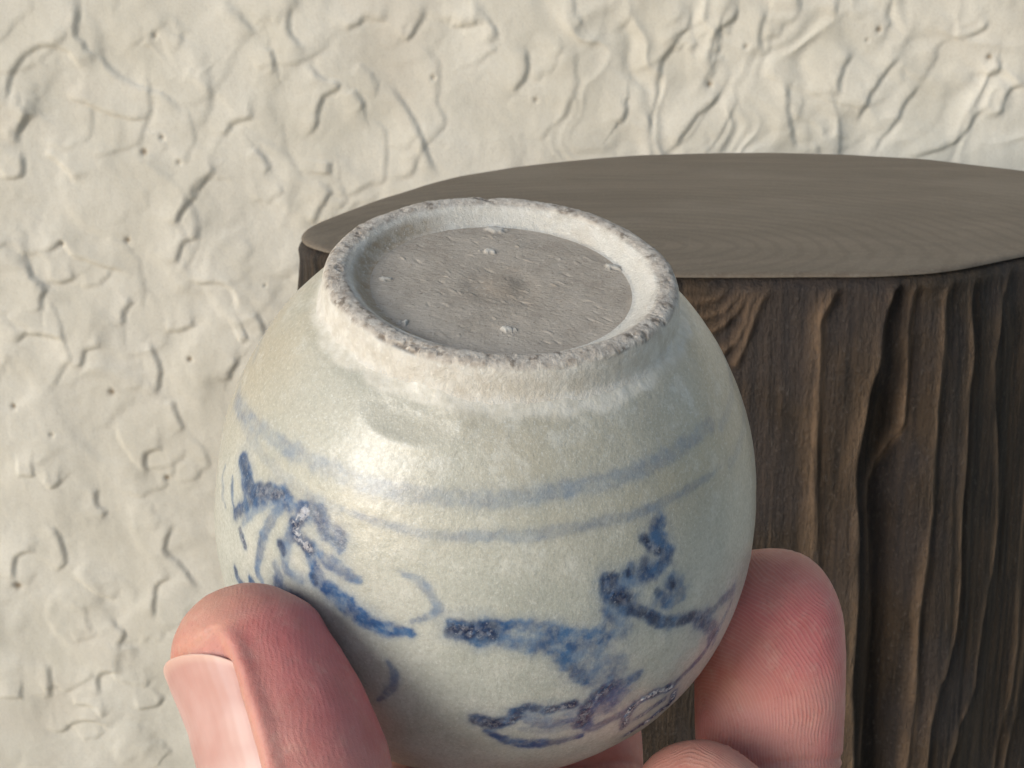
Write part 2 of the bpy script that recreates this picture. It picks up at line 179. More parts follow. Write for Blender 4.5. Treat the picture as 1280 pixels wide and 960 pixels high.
for k in range(330):
    cx = R0.uniform(-430, 430); cz = R0.uniform(20, 620)
    if cx > 20 and cz > 330:
        a = math.radians(-35 + R0.uniform(-30, 30)) if R0.random() < .7 else R0.uniform(0, 6.28); a = math.atan2(-1.0, 1.3) + R0.gauss(0, .5); L, W_ = R0.uniform(9, 24), R0.uniform(16, 42)
    else:
        a = math.radians(-35) + R0.gauss(0, .9); s_ = R0.uniform(14, 40) if cz > 300 else R0.uniform(9, 24); L, W_ = s_, s_ * R0.uniform(.7, 1.3)
    pat(cx, cz, a, L, W_, R0.uniform(.3, .95) * (1 if cz > 260 else .95))
# the main creases of the wall, each a drop from the upper or left side with a thin undercut at its foot
def soften(l):
    if len(l) < 3: return l
    e = np.vstack([2 * l[0] - l[1], l, 2 * l[-1] - l[-2]]); o = []
    for i in range(len(l) - 1):
        a, b, c_, d_ = e[i:i + 4]
        for t in (0, .25, .5, .75): o.append(.5 * ((2 * b) + (-a + c_) * t + (2 * a - 5 * b + 4 * c_ - d_) * t * t + (-a + 3 * b - 3 * c_ + d_) * t ** 3))
    return np.array(o + [l[-1]])
Qc = P2 + np.c_[fbm(p3 / 6 + 7, 2), fbm(p3 / 6 + 71, 2)] * .5
arcs = []
for k in range(330):                                             # smaller flaps of plaster between them, over the whole reach of the wall
    cx, cz = R0.uniform(-420, 420), R0.uniform(0, 620); rr_ = R0.uniform(9, 34) * (1 if cz > 300 else .7); m_ = R0.gauss(-.7, .8); sp = R0.uniform(.6, 1.5)
    if cx > 10 and cz > 400: rr_ *= 1.6; m_ = R0.gauss(-.5, .35); sp *= .55
    t_ = np.linspace(m_ - sp, m_ + sp, 9); wob = R0.uniform(.6, 1.3)
    arcs.append((np.c_[cx + rr_ * np.cos(t_), cz + rr_ * wob * np.sin(t_)] + np.array([[R0.gauss(0, .06) * rr_, R0.gauss(0, .06) * rr_] for _ in t_]), R0.uniform(.2, .6)))
for ln, hk in [(l, 1.0) for l in WALL_CREASES] + arcs:
    ln = soften(np.array(ln, float)); lo = ln.min(0) - 26; hi = ln.max(0) + 26
    sel = np.nonzero((Qc > lo).all(1) & (Qc < hi).all(1))[0]
    if len(sel) == 0: continue
    q = Qc[sel]; tot = 0; cum = 0
    dl = np.diff(ln, axis=0); up = np.c_[-dl[:, 1], dl[:, 0]].sum(0)
    flip = -1.0 if up @ np.array([-.75, .66]) < 0 else 1.0          # high side: up and left, the same all along the crease
    sl_ = np.linalg.norm(dl, axis=1); tot = sl_.sum(); DD = []; SG = []; AL = []
    for a, b, L_ in zip(ln[:-1], ln[1:], sl_):
        d, t = seg_dist(q, a, b); ab = (b - a) / max(L_, 1e-6); s_ = (q - a) @ (np.array([-ab[1], ab[0]]) * flip)
        DD.append(d); SG.append(np.sign(s_) * d); AL.append((cum + t * L_) / tot); cum += L_
    DD = np.array(DD); best = DD.min(0); wt = np.exp(-(DD - best) / 1.6); wt /= wt.sum(0)
    along = (wt * AL).sum(0); wt2 = np.exp(-(DD - best) / .5); wt2 /= wt2.sum(0)
    sd_soft = (wt2 * SG).sum(0); best = best
    taper = sm(0, .2, along) * sm(1, .8, along) * hk; sd = sd_soft
    end = np.exp(-(best / 16) ** 2)
    hgt = 1.75 * taper
    H[sel] += hgt * (np.exp(-np.clip(sd, 0, None) / 15.0) * sm(-2.7, 2.4, sd)) * end
    H[sel] -= .28 * taper * np.exp(-((sd + 1.9) / 1.3) ** 2)
for (x, z, r) in WALL_PITS:
    d = np.hypot(P2[:, 0] - x + warp[:, 0] * .4, (P2[:, 1] - z) * .8 + warp[:, 1] * .4)
    H -= 1.2 * np.exp(-(d / r) ** 2 * 1.6) - .08 * np.exp(-((d - r * 1.9) / r) ** 2)
H += .12 * fbm(p3 / 5 + 2, 3)
wall_me = make_mesh('wall', np.c_[P2[:, 0], YW - H, P2[:, 1]] * S, grid_faces(len(WZ), len(WX)))
pit = np.zeros(N)
for (x, z, r) in WALL_PITS:
    deep = 1.0 if r > 1.5 else .5
    pit = np.maximum(pit, deep * np.exp(-(np.hypot(P2[:, 0] - x, P2[:, 1] - z) / (r * .8)) ** 2))
attr(wall_me, 'pit', pit); attr(wall_me, 'relief', H)
wm = Mat('cream_plaster')
c = wm.mix(wm.rng(wm.noise(.022, 4), .35, .65), (.575, .55, .475), (.645, .622, .55))
c = wm.mix(wm.rng(wm.noise(.012, 3, .6), .5, .75, 0, .55), c, (.58, .535, .46))
c = wm.mix(wm.rng(wm.noise(.7, 4, .8), .4, .75, 0, .3), c, (.42, .38, .31))
c = wm.mix(wm.math('MULTIPLY', wm.at('pit'), .85), c, (.16, .11, .06))
wall_m = wm.set(Base_Color=c, Roughness=.8, Specular_IOR_Level=.3, Normal=wm.bump(wm.noise(.9, 5, .65), .35, .0006))
wall = link('plaster_wall', wall_me, mats=[wall_m])
tag(wall, 'cream plaster wall with rough trowelled swirls and small pits, behind the dark wooden stool', 'wall')
# reverse winding so that the front faces the camera
wall_me.flip_normals()

# ------------------------------------------------------------------ log stool
ZT = 460.0
OUT = np.array(STOOL_OUTLINE); seg = np.linalg.norm(np.roll(OUT, -1, 0) - OUT, axis=1); cum = np.r_[0, np.cumsum(seg)]; PER = cum[-1]
loop = np.vstack([OUT, OUT[:1]])
CEN = OUT.mean(0)
def outline(s):
    s = np.mod(s, PER); return np.c_[np.interp(s, cum, loop[:, 0]), np.interp(s, cum, loop[:, 1])]
# smooth the traced outline a little, by averaging
def outline_s(s):
    o = 0
    for k, wt in ((-6, .1), (-3, .2), (0, .4), (3, .2), (6, .1)): o = o + wt * outline(s + k)
    return o
stool = bpy.data.objects.new('log_stool', None); COL.objects.link(stool); stool.location = (CEN[0] * S, CEN[1] * S, 0)
tag(stool, 'dark brown log stool with smooth flat top and deeply ridged side, behind the jar', 'stool')
ridge_s = [r[0] for r in sum(STOOL_RIDGES, [])]; smin = 560; smax = PER
SS = np.r_[np.arange(0, 560, 6.0), np.arange(560, PER - 1e-6, .55)]
DZ = np.r_[[0, .35, .9, 1.6, 2.4], np.arange(3.2, 190, 1.3), np.arange(192, 455, 12), [459.9]]
s_g, d_g = np.meshgrid(SS, DZ); s_f, d_f = s_g.ravel(), d_g.ravel()
sw = s_f + fbm(np.c_[s_f / 9, d_f / 45, 0 * s_f], 3) * 1.0
hgt = np.zeros(len(s_f)); crest = np.zeros(len(s_f)); brk = np.clip(.68 + .7 * fbm(np.c_[s_f / 4, d_f / 28, 0 * s_f + 60], 3), .12, 1.0)
# grain ridges: sharp on the left, falling away to the right
rl = []
for ln in STOOL_RIDGES:
    ln = np.array(ln); o = np.argsort(ln[:, 1]); rl.append((ln[o, 1], ln[o, 0]))
xs = np.array([np.interp(DZ, a, b) for a, b in rl])           # ridge position at each depth
extra = np.arange(1, 26) * 9.0                                  # further ridges round the far right side
amp = [4.0, 9.0, 4.5, 4.0, 4.0, 4.0, 3.0, 3.0]
wid = [9, 9, 5, 5, 5, 5, 4, 4]
row = np.repeat(np.arange(len(DZ)), len(SS))
for k in range(len(xs)):
    x0 = xs[k][row]; d = sw - x0
    w_ = wid[k]; 
    prof = sm(-2.4, .4, d) * np.exp(-np.clip(d, 0, None) / w_)
    hgt += amp[k] * .42 * prof * (.6 + .4 * brk)
    crest = np.maximum(crest, sm(-2.4, -.4, d) * np.exp(-(np.clip(d, 0, None) / (w_ * .42)) ** 2))
    # the hollow on the left of the ridge
    hgt -= amp[k] * .5 * np.exp(-np.clip(-d, 0, None) / (w_ * .7)) * sm(1.0, -1.2, d)
# the deep furrow
x2 = xs[1][row]; hgt -= 9.0 * np.exp(-((sw - x2 + 9) / 7.5) ** 2) * sm(2, 60, d_f)
# knot arcs near the rim
kn = np.zeros(len(s_f))
pts = np.c_[sw, d_f]
for ln in STOOL_KNOT:
    ln = np.array(ln); best = np.full(len(s_f), 1e9)
    sel = np.nonzero((np.abs(s_f - ln[:, 0].mean()) < 60) & (d_f < 70))[0]
    b_ = np.full(len(sel), 1e9)
    for a, b in zip(ln[:-1], ln[1:]): b_ = np.minimum(b_, seg_dist(pts[sel], a, b)[0])
    kn[sel] = np.maximum(kn[sel], np.exp(-(b_ / 1.3) ** 2))
hgt += kn * 1.7; crest = np.maximum(crest * brk, kn * .6)
# fine grain everywhere, coarse grain on the unseen part of the log
fine = fbm(np.c_[s_f / 2.2, d_f / 60, 0 * s_f + 5], 3); coarse = fbm(np.c_[s_f / 7, d_f / 110, 0 * s_f + 9], 3)
away = 1 - sm(xs.min() - 60, xs.min() - 20, s_f)
hgt += fine * .35 + coarse * (.5 + 2.0 * away)
crest = np.maximum(crest, away * sm(-.4, .8, coarse) * .9)  # tan crests on the left end paint its sunlit edge into the colour
bulge = 1.6 * sm(0, 4, d_f) + 2.0 * sm(3, 30, d_f) + 4 * sm(10, 120, d_f) - 1.8 * np.exp(-d_f / .7)
edge = sm(0.6, 7, d_f)
OFF = bulge + hgt * edge - 1.0 * edge
pc = outline_s(s_f); tg = outline_s(s_f + 4) - outline_s(s_f - 4); tg /= np.linalg.norm(tg, axis=1)[:, None]
nrm = np.c_[tg[:, 1], -tg[:, 0]]
if ((nrm * (pc - CEN)).sum(1)).mean() < 0: nrm = -nrm
po = pc + nrm * OFF[:, None] - CEN
side_me = make_mesh('stool_side', np.c_[po, ZT - d_f] * S, grid_faces(len(DZ), len(SS), True))
attr(side_me, 'crest', crest * edge); attr(side_me, 'depth', np.clip(-hgt / 10, 0, 1))
sm_ = Mat('burnt_ridged_wood')
g1 = sm_.noise(.35, 5, .6, (1, 1, .06), .3); g2 = sm_.noise(1.0, 5, .75, (1, 1, .16)); g3 = sm_.noise(.9, 3, .75, (1, 1, .5))
c = sm_.mix(sm_.rng(g1, .3, .7), (.0105, .0068, .0042), (.054, .035, .020))
c = sm_.mix(sm_.rng(sm_.noise(.03, 2), .45, .65, 0, .5), c, (.038, .031, .031))
c = sm_.mix(sm_.math('MULTIPLY', sm_.at('crest'), sm_.rng(g2, .25, .7, .35, 1)), c, (.24, .155, .092))
c = sm_.mix(sm_.rng(g2, .52, .72, 0, .6), c, (.009, .007, .006))
c = sm_.mix(sm_.rng(g3, .55, .75, 0, .5), c, (.12, .10, .085))
side_m = sm_.set(Base_Color=c, Roughness=.6, Specular_IOR_Level=.35, Normal=sm_.bump(sm_.math('ADD', sm_.math('ADD', g1, g2), g3), .9, .0012))
side_o = link('stool_side', side_me, stool, [side_m])
# top: rings shrinking to the centre, edge slightly eased
tr = np.r_[1.0, .999, .995, .985, np.linspace(.96, .0005, 46)]
ST_ = np.arange(0, PER, 2.0); ring = outline_s(ST_) - CEN
tv = []; 
for k, r in enumerate(tr):
    z = ZT + (.0, .5, .9, 1.2)[min(k, 3)]; z_ = np.full(len(ST_), z)
    xy = ring * r; tv.append(np.c_[xy, z_ + .35 * fbm(np.c_[xy / 60, z_ * 0], 2)])
tv = np.vstack(tv); tf = list(map(tuple, grid_faces(len(tr), len(ST_), True)))
top_me = make_mesh('stool_top', tv * S, tf)
tm = Mat('smooth_grey_brown_wood')
mp = tm.t.nodes.new('ShaderNodeMapping')
gr = tm.noise(.06, 5, .6, (.25, 1, 1), .6, (0, 0, .06)); gf = tm.noise(.5, 4, .6, (.06, 1, 1), .2, (0, 0, .06))
c = tm.mix(tm.rng(gr, .3, .7), (.140, .114, .086), (.182, .150, .114))
wv = tm.t.nodes.new('ShaderNodeTexWave'); wv.wave_type = 'RINGS'; wv.rings_direction = 'Z'; wv.inputs['Scale'].default_value = 42; wv.inputs['Distortion'].default_value = 7; wv.inputs['Detail'].default_value = 3; wv.inputs['Detail Scale'].default_value = .6
mpw = tm.t.nodes.new('ShaderNodeMapping'); mpw.inputs['Location'].default_value = (.03, .07, 0); tm.lk(tm.co.outputs['Object'], mpw.inputs[0]); tm.lk(mpw.outputs[0], wv.inputs['Vector'])
c = tm.mix(tm.math('MULTIPLY', tm.rng(wv.outputs['Fac'], .55, .95), .34), c, (.095, .073, .055))
c = tm.mix(tm.rng(tm.noise(.018, 3), .5, .68, 0, .35), c, (.22, .19, .15))
c = tm.mix(tm.rng(gf, .5, .75, 0, .12), c, (.11, .088, .072))
c = tm.mix(tm.rng(tm.noise(.9, 3, .8), .5, .72, 0, .5), c, (.26, .23, .19))
c = tm.mix(tm.rng(tm.noise(1.0, 3, .8, (1.1, 1, 1)), .52, .72, 0, .6), c, (.075, .06, .048))
top_m = tm.set(Base_Color=c, Roughness=.6, Specular_IOR_Level=.3, Normal=tm.bump(tm.noise(.9, 4, .7), .4, .0004))
top_o = link('stool_top', top_me, stool, [top_m])

# ------------------------------------------------------------------ rig space: millimetres right, up and ahead of the lens, laid out in the world once
RX = np.array([1, 0, 0.]); UP = np.array([0, math.sin(PITCH), math.cos(PITCH)]); FW = np.array([0, math.cos(PITCH), -math.sin(PITCH)])
def world(p):
    p = np.atleast_2d(p); return CAM + p[:, :1] * RX + p[:, 1:2] * UP + p[:, 2:3] * FW
def wdir(v): return v[0] * RX + v[1] * UP + v[2] * FW

# ------------------------------------------------------------------ jar, turned about its own axis, foot up
VC = np.array([-3.1, -14.2, 173.0]); TA = math.radians(32.5); TR = math.radians(4.5)
AX = np.array([math.sin(TR) * math.cos(TA), math.cos(TR) * math.cos(TA), -math.sin(TA)])
E1 = np.array([0, 0, -1.]); E1 -= AX * (E1 @ AX); E1 /= np.linalg.norm(E1); E2 = np.cross(AX, E1)
jar = bpy.data.objects.new('jar', None); COL.objects.link(jar)
wx, wy, wz = wdir(E1), wdir(E2), wdir(AX)
M = Matrix(((wx[0], wy[0], wz[0], 0), (wx[1], wy[1], wz[1], 0), (wx[2], wy[2], wz[2], 0), (0, 0, 0, 1)))
M.translation = Vector(world(VC)[0] * S); jar.matrix_world = M
tag(jar, 'small round blue and white glazed jar held upside down, bare clay foot up', 'jar')
th = np.radians(np.r_[np.linspace(-112, 112, 960), np.linspace(112, 248, 220)[1:-1]]); NT = len(th)
def dense(pts, step):
    pts = np.array(pts, float); n = len(pts); ext = np.vstack([2 * pts[0] - pts[1], pts, 2 * pts[-1] - pts[-2]]); out = []
    for i in range(n - 1):
        p0, p1, p2, p3_ = ext[i:i + 4]; L = np.linalg.norm(p2 - p1); m = max(1, int(L / step))
        for t in np.arange(m) / m:
            out.append(.5 * ((2 * p1) + (-p0 + p2) * t + (2 * p0 - 5 * p1 + 4 * p2 - p3_) * t * t + (-p0 + 3 * p1 - 3 * p2 + p3_) * t ** 3))
    out.append(pts[-1]); return np.array(out)
def lathe(prof):
    r, h = prof[:, 0], prof[:, 1]
    wob = 1 + .004 * np.sin(2 * th + .6) + .003 * np.sin(3 * th + 2)
    X = r[:, None] * np.cos(th) * wob; Y = r[:, None] * np.sin(th) * wob; Z = np.repeat(h[:, None], NT, 1)
    p = np.stack([X, Y, Z], -1).reshape(-1, 3)
    t = np.gradient(prof, axis=0); n = np.c_[t[:, 1], -t[:, 0]]; n /= np.linalg.norm(n, axis=1)[:, None] + 1e-9
    nn = np.stack([n[:, :1] * np.cos(th), n[:, :1] * np.sin(th), np.repeat(n[:, 1:], NT, 1)], -1).reshape(-1, 3)
    return p, nn
# body: from below the foot down to the mouth, over the lip and a little way back inside
BODY=[(19.7,28.6),(19.85,28.1),(20.3,27.65),(21.2,27.05),(22.4,26.1),(24.1,24.2),(26.5,20.9),(29.0,16.2),(31.0,10.8),(32.1,4.8),(32.5,-1.2),(32.0,-6.2),(30.5,-11.9),(27.7,-17.2),(23.6,-21.9),(18.9,-25.4),(15.2,-27.3)]

prof = dense(BODY + [(14.0, -28.2), (13.5, -29.6), (13.9, -31.0), (14.5, -31.7)], .16)
prof = np.vstack([prof, dense([(14.5, -31.7), (13.6, -32.0), (12.6, -31.2), (12.2, -29), (14, -25), (19, -21.5), (24.5, -15.5), (28.7, -6), (29.5, 4), (26, 14), (19, 20), (8, 23), (.3, 23.5)], 1.5)[1:]])
P, Nn = lathe(prof)
nrow = len(prof); rowi = np.repeat(np.arange(nrow), NT); outer = rowi < np.argmin(prof[:, 1])
n_sign = np.sign((Nn[:, :2] * P[:, :2]).sum(1)); 
front = outer
ang = np.degrees(np.arctan2(P[:, 1], P[:, 0]))
def surf(a, h):
    i = np.argmin(prof[:, 1]); r = np.interp(-h, -prof[:i, 1], prof[:i, 0]); a = np.radians(a)
    return np.array([r * np.cos(a), r * np.sin(a), h])
wash = np.zeros(len(P)); heap = np.zeros(len(P)); silver = np.zeros(len(P))
fi = np.nonzero(outer)[0]; PF = P[fi]
jit = np.c_[fbm(PF / 2, 4, .8), fbm(PF / 2 + 31, 4, .8), fbm(PF / 2 + 67, 4, .8)] * np.array([.13])
PJ = PF + jit
edge_n = fbm(PF / 1.5 + 13, 4, .6)
pool = np.clip(.78 + .75 * fbm(PF / 1.7 + 90, 3), .15, 1.0)
vary = 1 + .35 * fbm(PF / 3.5 + 5, 3)
def stroke(wd, wa, hp, si, pts3):
    sl3 = np.linalg.norm(np.diff(pts3, axis=0), axis=1); c3 = np.r_[0, np.cumsum(sl3)] / max(sl3.sum(), 1e-6); thin = hp < .35 and sl3.sum() > 4 * wd and sl3.sum() < 60
    lo = pts3.min(0) - wd * 2.5; hi = pts3.max(0) + wd * 2.5
    s = np.nonzero((PJ > lo).all(1) & (PJ < hi).all(1))[0]
    if len(s) == 0: return
    b = np.full(len(s), 1e9)
    for i_, (a_, c_) in enumerate(zip(pts3[:-1], pts3[1:])):
        d_, t_ = seg_dist(PJ[s], a_, c_)
        if thin:                                                     # brush lifted at both ends
            q_ = c3[i_] + t_ * (c3[i_ + 1] - c3[i_]); d_ = d_ / (.35 + .65 * np.sin(np.pi * np.clip(q_ * .96 + .02, 0, 1)) ** .6)
        b = np.minimum(b, d_)
    b = (b - wd * np.clip(edge_n[s], -1, 1) * .17).clip(0)
    soft = sm(wd * .95, wd * .35, b) * .72 + .36 * sm(wd * 1.7, wd * .3, b)
    wsh = np.clip(wa * soft * vary[s], 0, 1); i = fi[s]
    wash[i] = 1 - (1 - wash[i]) * (1 - wsh)
    heap[i] = np.maximum(heap[i], hp * sm(wd * .9, wd * .2, b) * pool[s])
    silver[i] = np.maximum(silver[i], si * sm(wd * .55, wd * .1, b))
for wd, wa, hp, si, pts in BRUSH:
    p3s = [surf(*pts[0])]
    for (a0, h0), (a1, h1) in zip(pts[:-1], pts[1:]):
        k = max(1, int(abs(a1 - a0) / 4))
        for t in range(1, k + 1): p3s.append(surf(a0 + (a1 - a0) * t / k, h0 + (h1 - h0) * t / k))
    band = wa < .4 and len(pts) > 12
    stroke(wd * (1.25 if band else 1.0), wa, hp, si, soften(np.array(p3s)))
# the two pale bands go on round the back, and a few loose leaves with them
for h, wa, a0 in ((19.9, .22, 84), (16.2, .2, 30), (-20.5, .3, -180)):
    pts = np.array([surf(a, h + .3 * math.sin(a * .05)) for a in np.arange(a0, 295 if h > 0 else 181, 4)])
    stroke(.9, wa, 0, 0, pts)
for k in range(16):
    a0 = 95 + k * 10.5; h0 = R0.uniform(-12, 8); pts = np.array([surf(a0 + 5 * t, h0 + 5 * math.sin(t * 1.1 + k)) for t in np.linspace(0, 3, 10)])
    stroke(.8, .8, R0.uniform(0, .9), 0, pts)
# surface: slow swells, a dent under the foot, crust standing proud where the cobalt is thick
disp = np.zeros(len(P))
disp[fi] += .10 * fbm(PF / 9, 3) + .012 * fbm(PF / 1.2, 2)
dc = surf(*DENT); dd = PF - dc; 
tng = dd @ np.array([-math.sin(math.radians(DENT[0])), math.cos(math.radians(DENT[0])), 0]); q_ = np.sqrt((tng / 4.6) ** 2 + ((dd ** 2).sum(1) - tng ** 2).clip(0) / 2.4 ** 2)
disp[fi] += -.42 * np.exp(-q_ ** 2 * 1.2) + .16 * np.exp(-((q_ - 1.25) / .35) ** 2)
crust = fbm(PF / .38 + 3, 2)
disp[fi] += .05 * heap[fi] * np.clip(crust, -.3, 1) + .16 * silver[fi] * np.clip(.4 + crust, 0, 1)
hN = P[:, 2]
low = fi[(PF[:, 2] > 20)]
disp[low] += .05 * fbm(P[low] / 1.8, 3) * sm(25, 27, P[low, 2])
onorm = Nn * np.where((Nn * np.c_[P[:, :2], P[:, 2]]).sum(1) < 0, -1, 1)[:, None]
P = P + onorm * disp[:, None]
body_me = make_mesh('body', P * S, grid_faces(nrow, NT, True))
for n_, v_ in (('wash', wash), ('heap', heap), ('silver', silver)): attr(body_me, n_, v_)
bare = np.zeros(len(P)); bare[fi] = sm(26.9, 27.6, PF[:, 2] + .5 * fbm(PF / 4, 2) + .5 * np.sin(np.radians(ang[fi]) + 2)); attr(body_me, 'bare', bare)
st_ = np.zeros(len(P)); st_[fi] = np.clip(sm(8, 24, PF[:, 2]) * (.6 + .55 * sm(-10, 70, -ang[fi])) + .7 * sm(60, 95, np.abs(ang[fi])), 0, 1); attr(body_me, 'stain_reflection', st_)  # brownish tint round the foot, plus warm reflection painted along both flanks

gz = Mat('glazed_porcelain')
mott = gz.noise(.12, 5, .65); grain = gz.noise(2.2, 4, .75); spk = gz.noise(3.4, 3, .7); big = gz.noise(.045, 3, .5)
c = gz.mix(gz.rng(mott, .35, .68), (.43, .445, .39), (.53, .54, .48))
c = gz.mix(gz.math('MULTIPLY', gz.rng(big, .4, .62, 0.15, .8), gz.at('stain_reflection')), c, (.42, .36, .25))
c = gz.mix(gz.math('MULTIPLY', gz.at('stain_reflection'), gz.rng(mott, .3, .6, .3, .6)), c, (.43, .385, .28))
c = gz.mix(gz.rng(gz.noise(.3, 5, .7), .5, .72, 0, .55), c, (.62, .62, .56))
c = gz.mix(gz.rng(grain, .42, .66, 0, .32), c, (.27, .255, .21))
c = gz.mix(gz.rng(spk, .52, .72, 0, .5), c, (.66, .675, .63))
c = gz.mix(gz.at('bare'), c, gz.mix(gz.rng(gz.noise(.8, 5, .7), .35, .65), (.55, .525, .445), (.65, .63, .56)))
wsh = gz.math('MULTIPLY', gz.at('wash'), gz.rng(gz.noise(.7, 4, .6), .3, .65, .62, 1.1))
c = gz.mix(gz.math('MULTIPLY', wsh, .93, clamp=True), c, gz.mix(gz.rng(gz.noise(.5, 3), .4, .6), (.024, .078, .195), (.05, .135, .28)))
hp = gz.math('MULTIPLY', gz.at('heap'), gz.rng(gz.noise(1.1, 4, .65), .22, .5))
c = gz.mix(gz.math('MULTIPLY', hp, .97, clamp=True), c, (.008, .018, .058))
fleck = gz.math('MULTIPLY', gz.at('heap'), gz.rng(gz.noise(2.6, 2, .5), .64, .70))
sv = gz.math('ADD', gz.math('MULTIPLY', gz.at('silver'), gz.rng(gz.noise(1.5, 3, .6, dist=.6), .45, .56)), gz.math('MULTIPLY', fleck, .3), clamp=True)
c = gz.mix(sv, c, (.62, .62, .64))
rough = gz.rng(grain, .3, .7, .30, .52)
rough = gz.math('ADD', rough, gz.math('MULTIPLY', gz.at('bare'), .4), clamp=True)
bmp = gz.bump(gz.noise(1.3, 4, .7), .6, .00016)
bmp = gz.bump(gz.math('MULTIPLY', gz.noise(2.2, 3, .7), gz.math('ADD', gz.at('heap'), .25)), .5, .0002, bmp)
glaze_m = gz.set(Base_Color=c, Roughness=rough, Specular_IOR_Level=.55, Normal=bmp, Coat_Weight=gz.math('SUBTRACT', .5, gz.math('MULTIPLY', gz.at('heap'), .35)), Coat_Roughness=.27)
body = link('body', body_me, jar, [glaze_m])

# bare clay foot ring and recessed base
fprof = np.vstack([dense([(14.5, 29.72), (15.0, 29.87), (15.8, 30.5), (16.5, 31.1), (17.1, 31.45), (17.6, 31.64), (18.4, 31.66), (19.05, 31.48), (19.45, 31.05), (19.65, 30.4), (19.75, 29.6), (19.8, 28.8), (19.95, 28.1), (20.4, 27.5)], .12)])
P, Nn = lathe(fprof); Nn *= np.where(Nn[:, 2] + .3 * (Nn[:, :2] * P[:, :2]).sum(1) / 18 < 0, -1, 1)[:, None]
rad = np.hypot(P[:, 0], P[:, 1])
rim = sm(16.8, 17.4, rad) * sm(30.8, 31.3, P[:, 2] + .25 * fbm(P / 2.5, 2))
near = .5 + .5 * np.cos(np.arctan2(P[:, 1], P[:, 0]) - .5)
n1 = fbm(P / 1.1, 4); n2 = fbm(P / .45 + 9, 3); chip = sm(.15, .6, fbm(P / 1.6 + 20, 3))
P = P + Nn * ((.035 * n1 + .025 * n2) * (.5 + 1.1 * rim) - .2 * chip * rim * sm(-.2, .5, fbm(P / 6 + 50, 2)) + .2 * fbm(P / 7, 2) * rim)[:, None]
foot_me = make_mesh('foot_ring', P * S, grid_faces(len(fprof), NT, True))
attr(foot_me, 'rim', rim); attr(foot_me, 'chip', np.clip(chip * rim + sm(.2, .7, n1) * rim * .6, 0, 1)); attr(foot_me, 'inner', sm(16.6, 16.0, rad)); attr(foot_me, 'near', near); attr(foot_me, 'grime_shade', sm(16.7, 15.9, rad) * sm(-.3, .7, np.sin(np.arctan2(P[:, 1], P[:, 0])) * .9 + .35 * np.cos(np.arctan2(P[:, 1], P[:, 0])) + .25 * fbm(P / 3, 3)))
fm = Mat('bare_clay')
c = fm.mix(fm.rng(fm.noise(.5, 5, .7), .3, .7), (.58, .545, .475), (.72, .70, .64))
c = fm.mix(fm.math('MULTIPLY', fm.at('inner'), .6), c, (.62, .61, .56))
c = fm.mix(fm.rng(fm.noise(.13, 4, .6), .5, .75, 0, .3), c, (.50, .42, .32))
c = fm.mix(fm.math('MULTIPLY', fm.at('grime_shade'), fm.rng(fm.noise(.6, 4, .7), .25, .7, .45, .95)), c, (.36, .28, .19))  # brown dirt, with shadow on the inner left wall painted in
rimc = fm.mix(fm.rng(fm.noise(.7, 4, .7), .35, .65), (.38, .33, .28), (.60, .555, .49))
c = fm.mix(fm.math('MULTIPLY', fm.at('rim'), .85), c, rimc)
c = fm.mix(fm.math('MULTIPLY', fm.math('MULTIPLY', fm.at('chip'), fm.rng(fm.noise(1.2, 3), .35, .6)), .7), c, (.13, .10, .075))
c = fm.mix(fm.rng(fm.noise(2.0, 3, .7), .58, .72, 0, .55), c, (.82, .80, .74))
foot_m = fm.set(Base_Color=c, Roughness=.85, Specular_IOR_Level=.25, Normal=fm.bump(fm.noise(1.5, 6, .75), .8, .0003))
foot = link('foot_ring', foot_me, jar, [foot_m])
bprof = dense([(14.9, 29.75), (14.6, 29.72), (14.0, 29.7), (12.5, 29.76), (9, 29.85), (5, 29.85), (3.4, 29.73), (2.2, 29.8), (1.0, 30.0), (.05, 30.0)], .13)
P, Nn = lathe(bprof)
drag = fbm(np.c_[(P[:, 0] * .8 + P[:, 1] * .6) / .45, (-P[:, 0] * .6 + P[:, 1] * .8) / 1.5, P[:, 2] * 0], 4)
fade = sm(14.6, 13.6, np.hypot(P[:, 0], P[:, 1]))
P[:, 2] += (.014 * drag + .06 * sm(.9, 1.3, drag) - .05 * sm(.8, 1.2, -drag) + .02 * fbm(P / .35, 2) + .05 * fbm(P / 4, 2)) * fade
fl = np.zeros(len(P))
for k, (a, b) in enumerate(FLAKES):
    a, b = min(max(a, -13.6), 13.6), b
    d = np.hypot((P[:, 0] - a) * 1.6 + n2[:1] * 0, P[:, 1] - b) + .6 * fbm(P[:, :3] / .5 + k, 3)
    s_ = (1.6, 1.3, 1.2, .8, 1.1, .7)[k]; g = sm(s_, s_ * .3, d); P[:, 2] += .28 * g; fl = np.maximum(fl, g)
for k in range(70):
    a, b = R0.uniform(-12, 12), R0.uniform(-12, 12)
    if a * a + b * b > 170: continue
    t_ = R0.gauss(.6, .25); dx = P[:, 0] - a; dy = P[:, 1] - b
    u = dx * math.sin(t_) - dy * math.cos(t_); v = dx * math.cos(t_) + dy * math.sin(t_)
    P[:, 2] += R0.choice((-.12, .13, .10)) * np.exp(-(v / R0.uniform(.10, .22)) ** 2 - (u / R0.uniform(.2, .7)) ** 2)
base_me = make_mesh('base', P * S, grid_faces(len(bprof), NT, True))
attr(base_me, 'flake', fl); attr(base_me, 'mid', np.exp(-((np.hypot(P[:, 0] - .3, P[:, 1]) - 1.5) / 2.6) ** 2))
bm_ = Mat('base_clay')
c = bm_.mix(bm_.rng(bm_.noise(.22, 5, .65), .3, .7), (.37, .325, .27), (.47, .42, .355))
c = bm_.mix(bm_.math('MULTIPLY', bm_.at('mid'), .28), c, (.26, .205, .15))
